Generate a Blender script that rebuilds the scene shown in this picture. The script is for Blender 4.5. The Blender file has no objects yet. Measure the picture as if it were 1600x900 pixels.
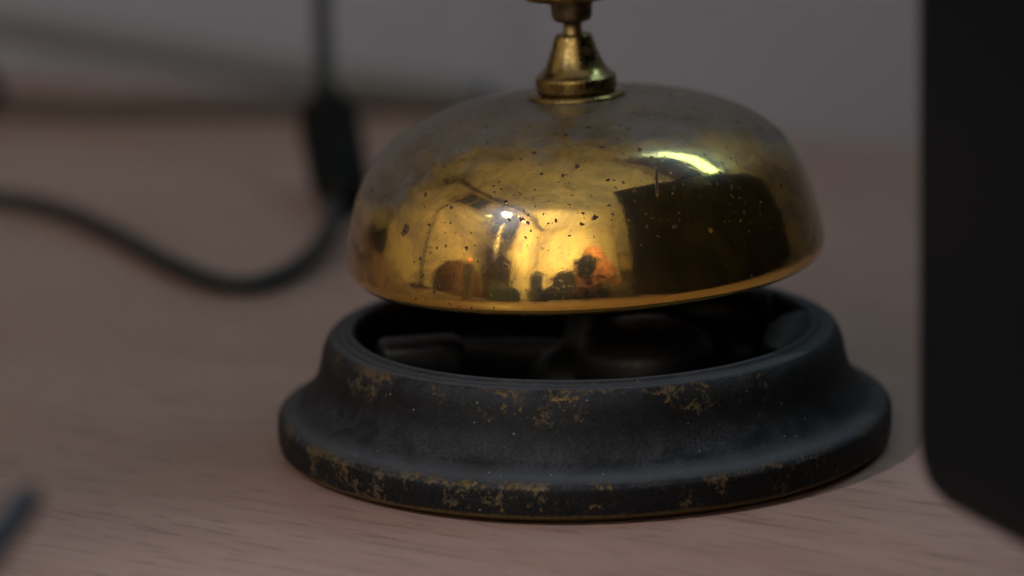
import bpy, bmesh, math, random
from mathutils import Vector, Matrix, Euler, noise as mnoise
R = math.radians
random.seed(4)
sc = bpy.context.scene
col = sc.collection

# ------------------------------------------------------------------ camera
cam_d = bpy.data.cameras.new('camera')
cam = bpy.data.objects.new('camera', cam_d)
col.objects.link(cam)
sc.camera = cam
CAM = Vector((-0.0096, -0.459, 0.1268))
cam.matrix_world = (Matrix.Translation(CAM) @ Euler((R(90 - 12.87), 0, 0)).to_matrix().to_4x4()
                    @ Matrix.Rotation(R(-1.6), 4, 'Z'))
cam_d.sensor_width = 36
cam_d.lens = 5297 / 1600 * 36
cam_d.clip_start = 0.01
cam_d.clip_end = 50
cam_d.dof.use_dof = True
cam_d.dof.focus_distance = 0.440
cam_d.dof.aperture_fstop = 10.2
cam_d.dof.aperture_blades = 9

# ------------------------------------------------------------------ world, exposure, render
world = bpy.data.worlds.new('World')
sc.world = world
world.use_nodes = True
world.node_tree.nodes['Background'].inputs[0].default_value = (0.6, 0.7, 0.8, 1)
world.node_tree.nodes['Background'].inputs[1].default_value = 0.05
sc.view_settings.view_transform = 'Standard'
sc.view_settings.look = 'None'
sc.view_settings.exposure = -0.08
sc.view_settings.gamma = 1.0
sc.cycles.use_denoising = True
sc.cycles.max_bounces = 8
sc.cycles.diffuse_bounces = 4
sc.cycles.glossy_bounces = 4
sc.cycles.sample_clamp_indirect = 4.0
sc.cycles.caustics_reflective = False
sc.cycles.caustics_refractive = False


# ------------------------------------------------------------------ added fill lamps
def area(name, loc, target, sx, sy, power, color, spread=180):
    l = bpy.data.lights.new(name, 'AREA')
    l.shape = 'RECTANGLE'
    l.size, l.size_y = sx, sy
    l.energy = power
    l.color = color
    l.spread = R(spread)
    o = bpy.data.objects.new(name, l)
    col.objects.link(o)
    o.location = loc
    o.rotation_euler = (Vector(target) - Vector(loc)).to_track_quat('-Z', 'Y').to_euler()
    return o


area('added_fill_light', (0.15, -0.95, 0.55), (0.12, -0.9, 3.0), 1.9, 1.3, 15, (0.58, 0.74, 1.0))  # added panel without a real source, bounces light off the ceiling
area('added_fill_light', (-0.55, -1.75, 0.9), (-0.9, -2.6, 1.0), 0.5, 0.5, 36, (0.88, 0.92, 0.95))  # added panel, brightens the far left corner of the room


area('added_fill_light', (-0.62, -0.62, 0.45), (-1.25, 0.05, 0.45), 0.5, 0.4, 6, (1.0, 0.95, 0.85))  # added panel, brightens the left wall mirrored in the dome


area('added_face_light', (0.06, -0.20, 0.50), (0.02, -0.66, 0.12), 0.18, 0.10, 0.85, (1.0, 0.95, 0.88), 70)  # added lamp without a real source, brightens the photographer's front


# ------------------------------------------------------------------ node helpers
class NT:
    def __init__(self, name):
        self.m = bpy.data.materials.new(name)
        self.m.use_nodes = True
        self.t = self.m.node_tree
        self.b = self.t.nodes['Principled BSDF']

    def n(self, typ, **kw):
        nd = self.t.nodes.new(typ)
        for k, v in kw.items():
            if k.startswith('i_'):
                key = k[2:].replace('_', ' ')
                nd.inputs[key].default_value = v
            else:
                setattr(nd, k, v)
        return nd

    def l(self, a, b):
        self.t.links.new(a, b)

    def setb(self, **kw):
        for k, v in kw.items():
            key = k.replace('_', ' ')
            if hasattr(v, 'is_linked'):
                self.l(v, self.b.inputs[key])
            else:
                self.b.inputs[key].default_value = v

    def coord(self, scale=(1, 1, 1), rot=(0, 0, 0), src='Object'):
        tc = self.n('ShaderNodeTexCoord')
        mp = self.n('ShaderNodeMapping')
        mp.inputs['Scale'].default_value = scale
        mp.inputs['Rotation'].default_value = rot
        self.l(tc.outputs[src], mp.inputs[0])
        return mp.outputs[0]

    def noise(self, vec, scale=5, detail=4, rough=0.5, dist=0.0):
        nd = self.n('ShaderNodeTexNoise')
        nd.inputs['Scale'].default_value = scale
        nd.inputs['Detail'].default_value = detail
        nd.inputs['Roughness'].default_value = rough
        nd.inputs['Distortion'].default_value = dist
        self.l(vec, nd.inputs['Vector'])
        return nd.outputs['Fac']

    def voro(self, vec, scale=5, feature='F1', rnd=1.0):
        nd = self.n('ShaderNodeTexVoronoi', feature=feature)
        nd.inputs['Scale'].default_value = scale
        nd.inputs['Randomness'].default_value = rnd
        self.l(vec, nd.inputs['Vector'])
        return nd

    def ramp(self, fac, a, b, lo=0.0, hi=1.0, smooth=True):
        nd = self.n('ShaderNodeMapRange')
        nd.interpolation_type = 'SMOOTHSTEP' if smooth else 'LINEAR'
        nd.inputs['From Min'].default_value = a
        nd.inputs['From Max'].default_value = b
        nd.inputs['To Min'].default_value = lo
        nd.inputs['To Max'].default_value = hi
        self.l(fac, nd.inputs['Value'])
        return nd.outputs[0]

    def math(self, op, a, b=None, clamp=False):
        nd = self.n('ShaderNodeMath', operation=op)
        nd.use_clamp = clamp
        for i, v in enumerate((a, b)):
            if v is None:
                continue
            if hasattr(v, 'is_linked'):
                self.l(v, nd.inputs[i])
            else:
                nd.inputs[i].default_value = v
        return nd.outputs[0]

    def mix(self, fac, a, b):
        nd = self.n('ShaderNodeMix', data_type='RGBA')
        for v, s in ((fac, nd.inputs[0]), (a, nd.inputs[6]), (b, nd.inputs[7])):
            if hasattr(v, 'is_linked'):
                self.l(v, s)
            else:
                s.default_value = v if isinstance(v, (int, float)) else tuple(v) + ((1,) if len(v) == 3 else ())
        return nd.outputs[2]

    def bump(self, h, strength=0.2, dist=0.001, normal=None):
        nd = self.n('ShaderNodeBump')
        nd.inputs['Strength'].default_value = strength
        nd.inputs['Distance'].default_value = dist
        self.l(h, nd.inputs['Height'])
        if normal is not None:
            self.l(normal, nd.inputs['Normal'])
        return nd.outputs[0]

    def objsep(self):
        tc = self.n('ShaderNodeTexCoord')
        s = self.n('ShaderNodeSeparateXYZ')
        self.l(tc.outputs['Object'], s.inputs[0])
        return s.outputs

    def nz(self):
        g = self.n('ShaderNodeNewGeometry')
        s = self.n('ShaderNodeSeparateXYZ')
        self.l(g.outputs['Normal'], s.inputs[0])
        return s.outputs


def c4(c):
    return tuple(c) + (1,) if len(c) == 3 else tuple(c)


def simple(name, color, rough=0.6, metal=0.0, vary=0.15, scale=40, **kw):
    t = NT(name)
    v = t.coord()
    f = t.noise(v, scale, 5)
    lo = [max(0, x * (1 - vary)) for x in color]
    hi = [min(1, x * (1 + vary)) for x in color]
    t.setb(Base_Color=t.mix(f, lo, hi), Metallic=metal,
           Roughness=t.ramp(f, 0.3, 0.7, max(0.02, rough - 0.07), min(1, rough + 0.07)))
    for k, x in kw.items():
        t.b.inputs[k.replace('_', ' ')].default_value = x
    return t.m


# ------------------------------------------------------------------ mesh helpers
def link(name, bm, mat, parent=None, smooth=True, loc=None, rot=None):
    me = bpy.data.meshes.new(name)
    bmesh.ops.recalc_face_normals(bm, faces=bm.faces)
    bm.to_mesh(me)
    bm.free()
    if smooth:
        for p in me.polygons:
            p.use_smooth = True
    if mat:
        me.materials.append(mat)
    o = bpy.data.objects.new(name, me)
    col.objects.link(o)
    if parent:
        o.parent = parent
    if loc:
        o.location = loc
    if rot:
        o.rotation_euler = rot
    return o


def autosmooth(o, deg=35):
    for p in o.data.polygons:
        p.use_smooth = True
    o.data.set_sharp_from_angle(angle=R(deg))
    return o


def tag(o, label=None, cat=None, group=None, kind=None):
    if label:
        o['label'] = label
    if cat:
        o['category'] = cat
    if group:
        o['group'] = group
    if kind:
        o['kind'] = kind
    return o


def empty(name, loc=(0, 0, 0), rz=0.0):
    o = bpy.data.objects.new(name, None)
    o.empty_display_size = 0.02
    col.objects.link(o)
    o.location = loc
    o.rotation_euler = (0, 0, rz)
    return o


def dense(prof, n=6, closed=False):
    """Catmull-Rom through profile points; a point given as (r,z,'s') is a sharp corner."""
    pts = [(p[0], p[1]) for p in prof]
    sharp = [len(p) > 2 for p in prof]
    out = []
    N = len(pts)
    for i in range(N - 1):
        p1, p2 = pts[i], pts[i + 1]
        p0 = pts[i - 1] if i > 0 and not sharp[i] else (2 * p1[0] - p2[0], 2 * p1[1] - p2[1])
        p3 = pts[i + 2] if i + 2 < N and not sharp[i + 1] else (2 * p2[0] - p1[0], 2 * p2[1] - p1[1])
        for k in range(n):
            t = k / n
            t2, t3 = t * t, t * t * t
            out.append(tuple(0.5 * (2 * p1[j] + (p2[j] - p0[j]) * t + (2 * p0[j] - 5 * p1[j] + 4 * p2[j] - p3[j]) * t2
                                    + (3 * p1[j] - p0[j] - 3 * p2[j] + p3[j]) * t3) for j in (0, 1)))
    out.append(pts[-1])
    return out


def lathe(bm, prof, seg=160, mm=0.001, center=(0, 0, 0), wob=0.0):
    rings = []
    cx, cy, cz = center
    for r, z in prof:
        if r <= 1e-6:
            rings.append([bm.verts.new((cx, cy, cz + z * mm))])
        else:
            ring = []
            for k in range(seg):
                a = 2 * math.pi * k / seg
                rr = r
                if wob:
                    rr += wob * mnoise.noise(Vector((math.cos(a) * 2, math.sin(a) * 2, z * 0.12)))
                ring.append(bm.verts.new((cx + rr * mm * math.cos(a), cy + rr * mm * math.sin(a), cz + z * mm)))
            rings.append(ring)
    for a, b in zip(rings, rings[1:]):
        if len(a) == 1 and len(b) == 1:
            continue
        for k in range(seg):
            k2 = (k + 1) % seg
            if len(a) == 1:
                bm.faces.new((a[0], b[k2], b[k]))
            elif len(b) == 1:
                bm.faces.new((a[k], a[k2], b[0]))
            else:
                bm.faces.new((a[k], a[k2], b[k2], b[k]))
    return bm


def box(bm, cx, cy, cz, sx, sy, sz, rz=0.0, bev=0.0, seg=2, rot=None):
    M = Matrix.Translation((cx, cy, cz)) @ (rot.to_matrix().to_4x4() if rot else Matrix.Rotation(rz, 4, 'Z'))
    vs = []
    for x in (-1, 1):
        for y in (-1, 1):
            for z in (-1, 1):
                vs.append(bm.verts.new(M @ Vector((x * sx / 2, y * sy / 2, z * sz / 2))))
    idx = [(0, 1, 3, 2), (4, 6, 7, 5), (0, 4, 5, 1), (2, 3, 7, 6), (0, 2, 6, 4), (1, 5, 7, 3)]
    fs = [bm.faces.new([vs[i] for i in f]) for f in idx]
    if bev > 0:
        es = list({e for f in fs for e in f.edges})
        bmesh.ops.bevel(bm, geom=es, offset=bev, segments=seg, profile=0.5, affect='EDGES')
    return bm


def spline(pts, n=10):
    P = [Vector(p) for p in pts]
    P = [2 * P[0] - P[1]] + P + [2 * P[-1] - P[-2]]
    out = []
    for i in range(1, len(P) - 2):
        p0, p1, p2, p3 = P[i - 1], P[i], P[i + 1], P[i + 2]
        for k in range(n):
            t = k / n
            out.append(0.5 * (2 * p1 + (p2 - p0) * t + (2 * p0 - 5 * p1 + 4 * p2 - p3) * t * t
                              + (3 * p1 - p0 - 3 * p2 + p3) * t ** 3))
    out.append(P[-2].copy())
    return out


def tube(bm, pts, rad, seg=16, cap=True):
    """rad: number or list"""
    n = len(pts)
    rs = rad if isinstance(rad, (list, tuple)) else [rad] * n
    T = []
    for i in range(n):
        a = pts[max(0, i - 1)]
        b = pts[min(n - 1, i + 1)]
        T.append((Vector(b) - Vector(a)).normalized())
    up = Vector((0, 0, 1)) if abs(T[0].z) < 0.9 else Vector((1, 0, 0))
    N = (up - T[0] * up.dot(T[0])).normalized()
    rings = []
    for i in range(n):
        N = (N - T[i] * N.dot(T[i])).normalized()
        B = T[i].cross(N)
        rings.append([bm.verts.new(Vector(pts[i]) + (N * math.cos(2 * math.pi * k / seg) + B * math.sin(2 * math.pi * k / seg)) * rs[i])
                      for k in range(seg)])
    for a, b in zip(rings, rings[1:]):
        for k in range(seg):
            k2 = (k + 1) % seg
            bm.faces.new((a[k], a[k2], b[k2], b[k]))
    if cap:
        bm.faces.new(rings[0][::-1])
        bm.faces.new(rings[-1])
    return bm


def prism(bm, poly, z0, z1, bev=0.0, seg=3, only_vertical=None):
    """extrude a plan outline between two heights and round its edges"""
    lo = [bm.verts.new((x, y, z0)) for x, y in poly]
    hi = [bm.verts.new((x, y, z1)) for x, y in poly]
    n = len(poly)
    fs = [bm.faces.new(lo[::-1]), bm.faces.new(hi)]
    for i in range(n):
        j = (i + 1) % n
        fs.append(bm.faces.new((lo[i], lo[j], hi[j], hi[i])))
    if bev:
        es = list({e for f in fs for e in f.edges})
        bmesh.ops.bevel(bm, geom=es, offset=bev, segments=seg, profile=0.5, affect='EDGES')
    return bm


# ================================================================== SETTING
WA = math.atan2(221 - 351, 73 + 132)          # direction of the wall and of the wood grain, about -32 deg
wd = Vector((math.cos(WA), math.sin(WA), 0))  # along the wall, to the right and forwards
wn = Vector((math.sin(WA), -math.cos(WA), 0))  # into the room (towards the lens)
if wn.y > 0:
    wn = -wn
W0 = Vector((-0.037, 0.288, 0))               # a point on the foot of the wall


def wallpt(s, d, z):
    return W0 + wd * s + wn * d + Vector((0, 0, z))


# --- wood of the desk
t = NT('pale_wood_laminate')
v = t.coord((1, 1, 1), (0, 0, 0))
vs_ = t.n('ShaderNodeMapping')
vs_.inputs['Scale'].default_value = (11, 190, 1)
t.l(v, vs_.inputs[0])
n1 = t.noise(vs_.outputs[0], 1.0, 6, 0.65, 0.3)
vp = t.n('ShaderNodeMapping')
vp.inputs['Scale'].default_value = (105, 800, 1)
t.l(v, vp.inputs[0])
n2 = t.noise(vp.outputs[0], 1.0, 3, 0.55, 0.1)
pores = t.ramp(n2, 0.52, 0.68)
vb = t.n('ShaderNodeMapping')
vb.inputs['Scale'].default_value = (3, 16, 1)
t.l(v, vb.inputs[0])
n3 = t.noise(vb.outputs[0], 1.0, 3, 0.5, 0.6)
base = t.mix(t.ramp(n1, 0.3, 0.7), (0.300, 0.187, 0.162), (0.358, 0.238, 0.211))
base = t.mix(t.ramp(n3, 0.35, 0.68, 0, 0.55), base, (0.275, 0.160, 0.128))
base = t.mix(t.math('MULTIPLY', pores, 0.42), base, (0.115, 0.068, 0.056))
t.setb(Base_Color=base, Roughness=t.ramp(n1, 0.2, 0.8, 0.34, 0.44),
       Normal=t.bump(pores, 0.25, -0.0001))
t.b.inputs['Specular IOR Level'].default_value = 0.30
M_WOOD = t.m

desk = empty('desk', (W0.x, W0.y, 0), WA)
bm = bmesh.new()
# local x along the wall, local y away from the room
box(bm, 0.0, -0.2550, -0.0125, 3.2, 0.507, 0.025, bev=0.0015)
link('desktop', bm, M_WOOD, desk, smooth=False)
tag(desk, 'pale pinkish brown wooden desk with fine grain under the bell', 'desk')
M_LEG = simple('dark_steel', (0.05, 0.05, 0.055), 0.5, 0.6)
for sx in (-1.5, 1.5):
    for sy in (-0.48, -0.04):
        bm = bmesh.new()
        box(bm, sx, sy, -0.385, 0.04, 0.04, 0.72, bev=0.002)
        link('leg', bm, M_LEG, desk, smooth=False)

# --- plaster materials


def plaster(name, a, b, scale=3.0):
    t = NT(name)
    v = t.coord()
    f = t.noise(v, scale, 6, 0.6)
    g = t.noise(v, 160, 3, 0.5)
    t.setb(Base_Color=t.mix(t.ramp(f, 0.3, 0.7), a, b), Roughness=0.85, Normal=t.bump(g, 0.25, 0.0006))
    return t.m


M_WALLG = plaster('grey_wall_paint', (0.236, 0.232, 0.292), (0.273, 0.268, 0.334))
M_WALLY = plaster('warm_cream_paint', (0.68, 0.61, 0.46), (0.75, 0.68, 0.53), 1.5)
M_CEIL = plaster('ceiling_paint', (0.70, 0.67, 0.60), (0.75, 0.72, 0.65), 1.5)
M_FLOOR = simple('dark_carpet', (0.09, 0.07, 0.055), 0.9, 0, 0.3, 30)

ZC, ZF = 1.65, -0.75


def slab(name, p, q, th, z0, z1, mat, side):
    """upright wall slab from p to q; the face is on p-q, the body on the given side"""
    p, q = Vector(p + (0,)), Vector(q + (0,))
    d = (q - p).normalized()
    nrm = Vector((-d.y, d.x, 0)) * side
    bm = bmesh.new()
    lo = [p, q, q + nrm * th, p + nrm * th]
    prism(bm, [(a.x, a.y) for a in lo], z0, z1)
    o = link(name, bm, mat, smooth=False)
    tag(o, kind='structure')
    return o


a = wallpt(-1.45, 0, 0)
b = wallpt(1.9, 0, 0)
slab('wall_back', (a.x, a.y), (b.x, b.y), 0.1, ZF, ZC + .05, M_WALLG, 1)
XL = -1.25
slab('wall_left', (XL, -2.9), (XL, 1.3), 0.1, ZF + .002, ZC + .052, M_WALLY, 1)
slab('wall_front', (XL - .1, -2.75), (2.0, -2.75), 0.1, ZF + .004, ZC + .054, M_WALLY, -1)
slab('wall_right', (1.62, -2.9), (1.62, -0.6), 0.1, ZF + .006, ZC + .056, M_WALLY, -1)
bm = bmesh.new()
box(bm, 0.3, -0.8, ZC + 0.1, 4.2, 4.8, 0.14)
tag(link('ceiling', bm, M_CEIL, smooth=False), kind='structure')
bm = bmesh.new()
box(bm, 0.3, -0.8, ZF - 0.05, 4.2, 4.8, 0.1)
tag(link('floor', bm, M_FLOOR, smooth=False), kind='structure')

# ================================================================== THE BELL
# --- brass of the dome
BELL_SPOTS = []  # filled below: points on the dome, mm


def dome_material():
    t = NT('old_brass')
    v = t.coord((1000, 1000, 1000))          # millimetres
    x, y, z = t.objsep()
    zmm = t.math('MULTIPLY', z, 1000)
    xmm = t.math('MULTIPLY', x, 1000)
    w3 = t.noise(v, 1.7, 4, 0.65)
    # large soft wander for the dust line
    w = t.noise(v, 0.055, 4, 0.6, 0.4)
    w2 = t.noise(v, 0.45, 5, 0.65)
    h = t.math('ADD', zmm, t.math('MULTIPLY', t.math('SUBTRACT', w, 0.5), 5.0))
    h = t.math('ADD', h, t.math('MULTIPLY', t.math('SUBTRACT', w2, 0.5), 4.0))
    # dust lies on the upper part, creeping further down towards the two flanks
    ax = t.math('ABSOLUTE', xmm)
    h = t.math('ADD', h, t.math('MULTIPLY', t.ramp(ax, 14, 31), 4.0))
    h = t.math('ADD', h, t.math('MULTIPLY', t.ramp(xmm, -12, -28), 4.0))
    dust = t.math('ADD', t.ramp(h, 43.6, 48.0), 0.04, True)
    dirt = t.noise(v, 0.20, 8, 0.75, 1.0)
    dust_f = t.math('MULTIPLY', dust, t.ramp(dirt, 0.25, 0.7, 0.82, 1.0), True)
    # film of tarnish
    tarn = t.math('MULTIPLY', t.ramp(t.noise(v, 0.13, 7, 0.72, 0.9), 0.38, 0.64), 0.85)
    brass = t.mix(tarn, (0.72, 0.42, 0.072), (0.30, 0.175, 0.045))
    brass = t.mix(t.ramp(zmm, 28.9, 28.2), brass, (0.86, 0.50, 0.07))  # rim brass painted brighter to stand in for its amber reflection
    # specks: fine and coarse voronoi dots
    def dots(scale, r0, r1, keep, seed):
        mp = t.n('ShaderNodeMapping')
        mp.inputs['Location'].default_value = (seed, seed * 1.7, -seed)
        t.l(v, mp.inputs[0])
        vd = t.n('ShaderNodeVectorMath', operation='ADD')
        nn = t.n('ShaderNodeTexNoise')
        nn.inputs['Scale'].default_value = 2.2
        nn.inputs['Detail'].default_value = 3
        t.l(mp.outputs[0], nn.inputs['Vector'])
        ms = t.n('ShaderNodeVectorMath', operation='SCALE')
        ms.inputs['Scale'].default_value = 0.95
        t.l(nn.outputs['Color'], ms.inputs[0])
        t.l(mp.outputs[0], vd.inputs[0])
        t.l(ms.outputs[0], vd.inputs[1])
        vo = t.voro(vd.outputs[0], scale)
        sp = t.n('ShaderNodeSeparateColor')
        t.l(vo.outputs['Color'], sp.inputs[0])
        dd = t.math('DIVIDE', vo.outputs['Distance'], t.ramp(t.math('POWER', sp.outputs[1], 3.0), 0, 1, r0, r1, False))
        m = t.ramp(dd, 0.75, 1.0, 1, 0)
        return t.math('MULTIPLY', m, t.math('GREATER_THAN', sp.outputs[0], keep)), sp.outputs[2]
    band = t.math('MAXIMUM', t.ramp(zmm, 33.5, 38.5), t.ramp(xmm, -4, -14))
    d1, r1_ = dots(0.60, 0.07, 0.30, 0.42, 3.0)
    d2, r2_ = dots(1.35, 0.08, 0.36, 0.22, 11.0)
    clump = t.ramp(t.noise(v, 0.12, 3), 0.38, 0.54)
    d2 = t.math('MULTIPLY', d2, clump)
    spots = t.math('MAXIMUM', d1, d2)
    spots = t.math('MULTIPLY', spots, t.math('MAXIMUM', band, 0.15))
    # individual marks
    for (px, py, pz, r) in BELL_SPOTS:
        cv = t.n('ShaderNodeVectorMath', operation='DISTANCE')
        cv.inputs[1].default_value = (px, py, pz)
        t.l(v, cv.inputs[0])
        q = t.math('ADD', cv.outputs['Value'], t.math('MULTIPLY', t.math('SUBTRACT', w3, 0.5), r * 3.4))
        spots = t.math('MAXIMUM', spots, t.ramp(q, r * 0.7, r * 1.15, 0.85, 0))
    # the thin run below the biggest mark
    if BELL_SPOTS:
        px, py, pz, r = BELL_SPOTS[0]
        ang = t.math('ABSOLUTE', t.math('SUBTRACT', xmm, t.math('ADD', t.math('MULTIPLY', zmm, 0.0583), px - 0.0583 * pz)))
        run = t.math('MULTIPLY', t.ramp(ang, 0.09, 0.22, 1, 0), t.math('MULTIPLY', t.ramp(zmm, pz - 1.6, pz - 0.6), t.ramp(zmm, pz + 1.5, pz + 2.2, 1, 0)))
        run = t.math('MULTIPLY', run, t.math('LESS_THAN', y, 0.0))
        spots = t.math('MAXIMUM', spots, t.math('MULTIPLY', run, 0.95))
    # scratches
    wv = t.n('ShaderNodeMapping')
    wv.inputs['Rotation'].default_value = (0.5, 0.6, 0.7)
    wv.inputs['Scale'].default_value = (0.12, 4.2, 0.16)
    t.l(v, wv.inputs[0])
    s1 = t.ramp(t.noise(wv.outputs[0], 1.0, 2, 0.5, 0.5), 0.80, 0.83)
    wv2 = t.n('ShaderNodeMapping')
    wv2.inputs['Rotation'].default_value = (-0.7, 0.3, -0.5)
    wv2.inputs['Scale'].default_value = (3.6, 0.15, 0.2)
    t.l(v, wv2.inputs[0])
    s2 = t.ramp(t.noise(wv2.outputs[0], 1.0, 2, 0.5, 0.5), 0.81, 0.84)
    hair = []
    for ang, sc2 in ((0.9, 9.0), (-0.35, 7.5), (2.1, 8.0)):
        hv = t.n('ShaderNodeMapping')
        hv.inputs['Rotation'].default_value = (ang, ang * 0.7, ang)
        hv.inputs['Scale'].default_value = (0.35, sc2, 0.5)
        t.l(v, hv.inputs[0])
        hair.append(t.ramp(t.noise(hv.outputs[0], 1.0, 2, 0.5, 0.2), 0.62, 0.70, 0, 0.5))
    s1 = t.math('MAXIMUM', t.math('MAXIMUM', hair[0], hair[1]), t.math('MAXIMUM', s1, hair[2]))
    scr = t.math('MULTIPLY', t.math('MAXIMUM', s1, s2), 0.45)
    spots = t.math('MULTIPLY', spots, 1.35, True)
    spots_c = t.mix(r1_, (0.022, 0.012, 0.026), (0.050, 0.018, 0.012))
    dust_c = t.mix(t.ramp(dirt, 0.32, 0.66), (0.020, 0.015, 0.012), (0.105, 0.090, 0.084))
    white = t.voro(v, 0.9)
    wf = t.math('MULTIPLY', t.ramp(white.outputs['Distance'], 0.055, 0.10, 1, 0), 0.6)
    wf2 = t.math('MULTIPLY', t.ramp(t.noise(v, 1.9, 5, 0.75), 0.56, 0.72), 0.16)
    c = t.mix(scr, brass, (0.24, 0.13, 0.035))
    c = t.mix(dust_f, c, dust_c)
    c = t.mix(t.math('MULTIPLY', spots, 0.97), c, spots_c)
    c = t.mix(t.math('MULTIPLY', wf, t.math('MAXIMUM', dust, 0.35)), c, (0.38, 0.38, 0.40))
    c = t.mix(wf2, c, (0.20, 0.21, 0.18))
    dust_f = t.math('MAXIMUM', dust_f, wf2)
    met = t.math('SUBTRACT', 1.0, t.math('MAXIMUM', t.math('MULTIPLY', dust_f, 0.92), t.math('MULTIPLY', spots, 1.0)), True)
    t.setb(Specular_IOR_Level=t.math('SUBTRACT', 0.5, t.math('MULTIPLY', spots, 0.42), True))
    smear = t.noise(v, 0.09, 4, 0.6, 1.2)
    rough = t.ramp(smear, 0.35, 0.72, 0.012, 0.055)
    rough = t.math('ADD', rough, t.math('MULTIPLY', dust_f, 0.30))
    rough = t.math('ADD', rough, t.math('MULTIPLY', spots, 0.35))
    rough = t.math('ADD', rough, t.math('MULTIPLY', scr, 0.12), True)
    bmp = t.bump(t.noise(v, 0.07, 4, 0.5), 0.16, 0.0007)
    bmp = t.bump(t.math('ADD', t.math('MULTIPLY', spots, 1.0), t.math('MULTIPLY', scr, -0.35)), 0.16, 0.00006, bmp)
    fine = t.noise(v, 2.2, 4, 0.6)
    bmp = t.bump(fine, 0.06, 0.00006, bmp)
    t.setb(Base_Color=c, Metallic=met, Roughness=rough, Normal=bmp, Coat_Weight=t.math('SUBTRACT', 0.8, t.math('MULTIPLY', t.math('MAXIMUM', spots, dust_f), 0.85), True), Coat_Roughness=0.30)
    return t.m


BELL_SPOTS += [(9.3, -26.0, 42.2, 0.62), (14.0, -23.9, 42.1, 0.48), (6.0, -24.8, 44.2, 0.42), (5.6, -26.5, 42.8, 0.45),
               (-6.2, -22.1, 46.0, 0.62), (-3.5, -24.1, 45.1, 0.45), (-7.8, -25.4, 43.3, 0.50), (-10.9, -24.9, 42.7, 0.38),
               (-8.6, -27.1, 41.2, 0.40), (-7.4, -27.3, 41.4, 0.34), (-16.0, -23.3, 41.5, 0.50), (-23.7, -20.0, 36.8, 0.75),
               (-15.5, -22.0, 43.0, 0.55), (9.4, -23.7, 44.1, 0.36), (16.9, -21.3, 42.8, 0.30)]
M_BRASS = dome_material()

# --- plain worn brass for the fittings


def fitting(name, c1, c2, r0=0.14, r1=0.34, grime=0.4):
    t = NT(name)
    v = t.coord((1000, 1000, 1000))
    f = t.noise(v, 0.35, 5, 0.65, 0.6)
    g = t.noise(v, 1.7, 4, 0.6)
    vm = t.n('ShaderNodeMapping')
    vm.inputs['Scale'].default_value = (0.25, 0.25, 6)
    t.l(v, vm.inputs[0])
    lines = t.noise(vm.outputs[0], 1.0, 3, 0.5)
    gr = t.math('MULTIPLY', t.ramp(f, 0.48, 0.66), grime)
    c = t.mix(gr, t.mix(g, c1, c2), (0.045, 0.032, 0.018))
    t.setb(Base_Color=c, Metallic=t.math('SUBTRACT', 1.0, t.math('MULTIPLY', gr, 0.7)),
           Roughness=t.ramp(g, 0.3, 0.7, r0, r1), Normal=t.bump(lines, 0.22, 0.00012))
    return t.m


M_FIT = fitting('worn_brass', (0.36, 0.245, 0.085), (0.22, 0.145, 0.055))
M_ROD = fitting('dull_brass', (0.42, 0.27, 0.12), (0.30, 0.19, 0.09), 0.30, 0.45, 0.6)
M_COLLAR = fitting('browned_brass', (0.20, 0.145, 0.085), (0.13, 0.095, 0.06), 0.30, 0.45, 0.6)

# --- chipped black paint of the base


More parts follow.
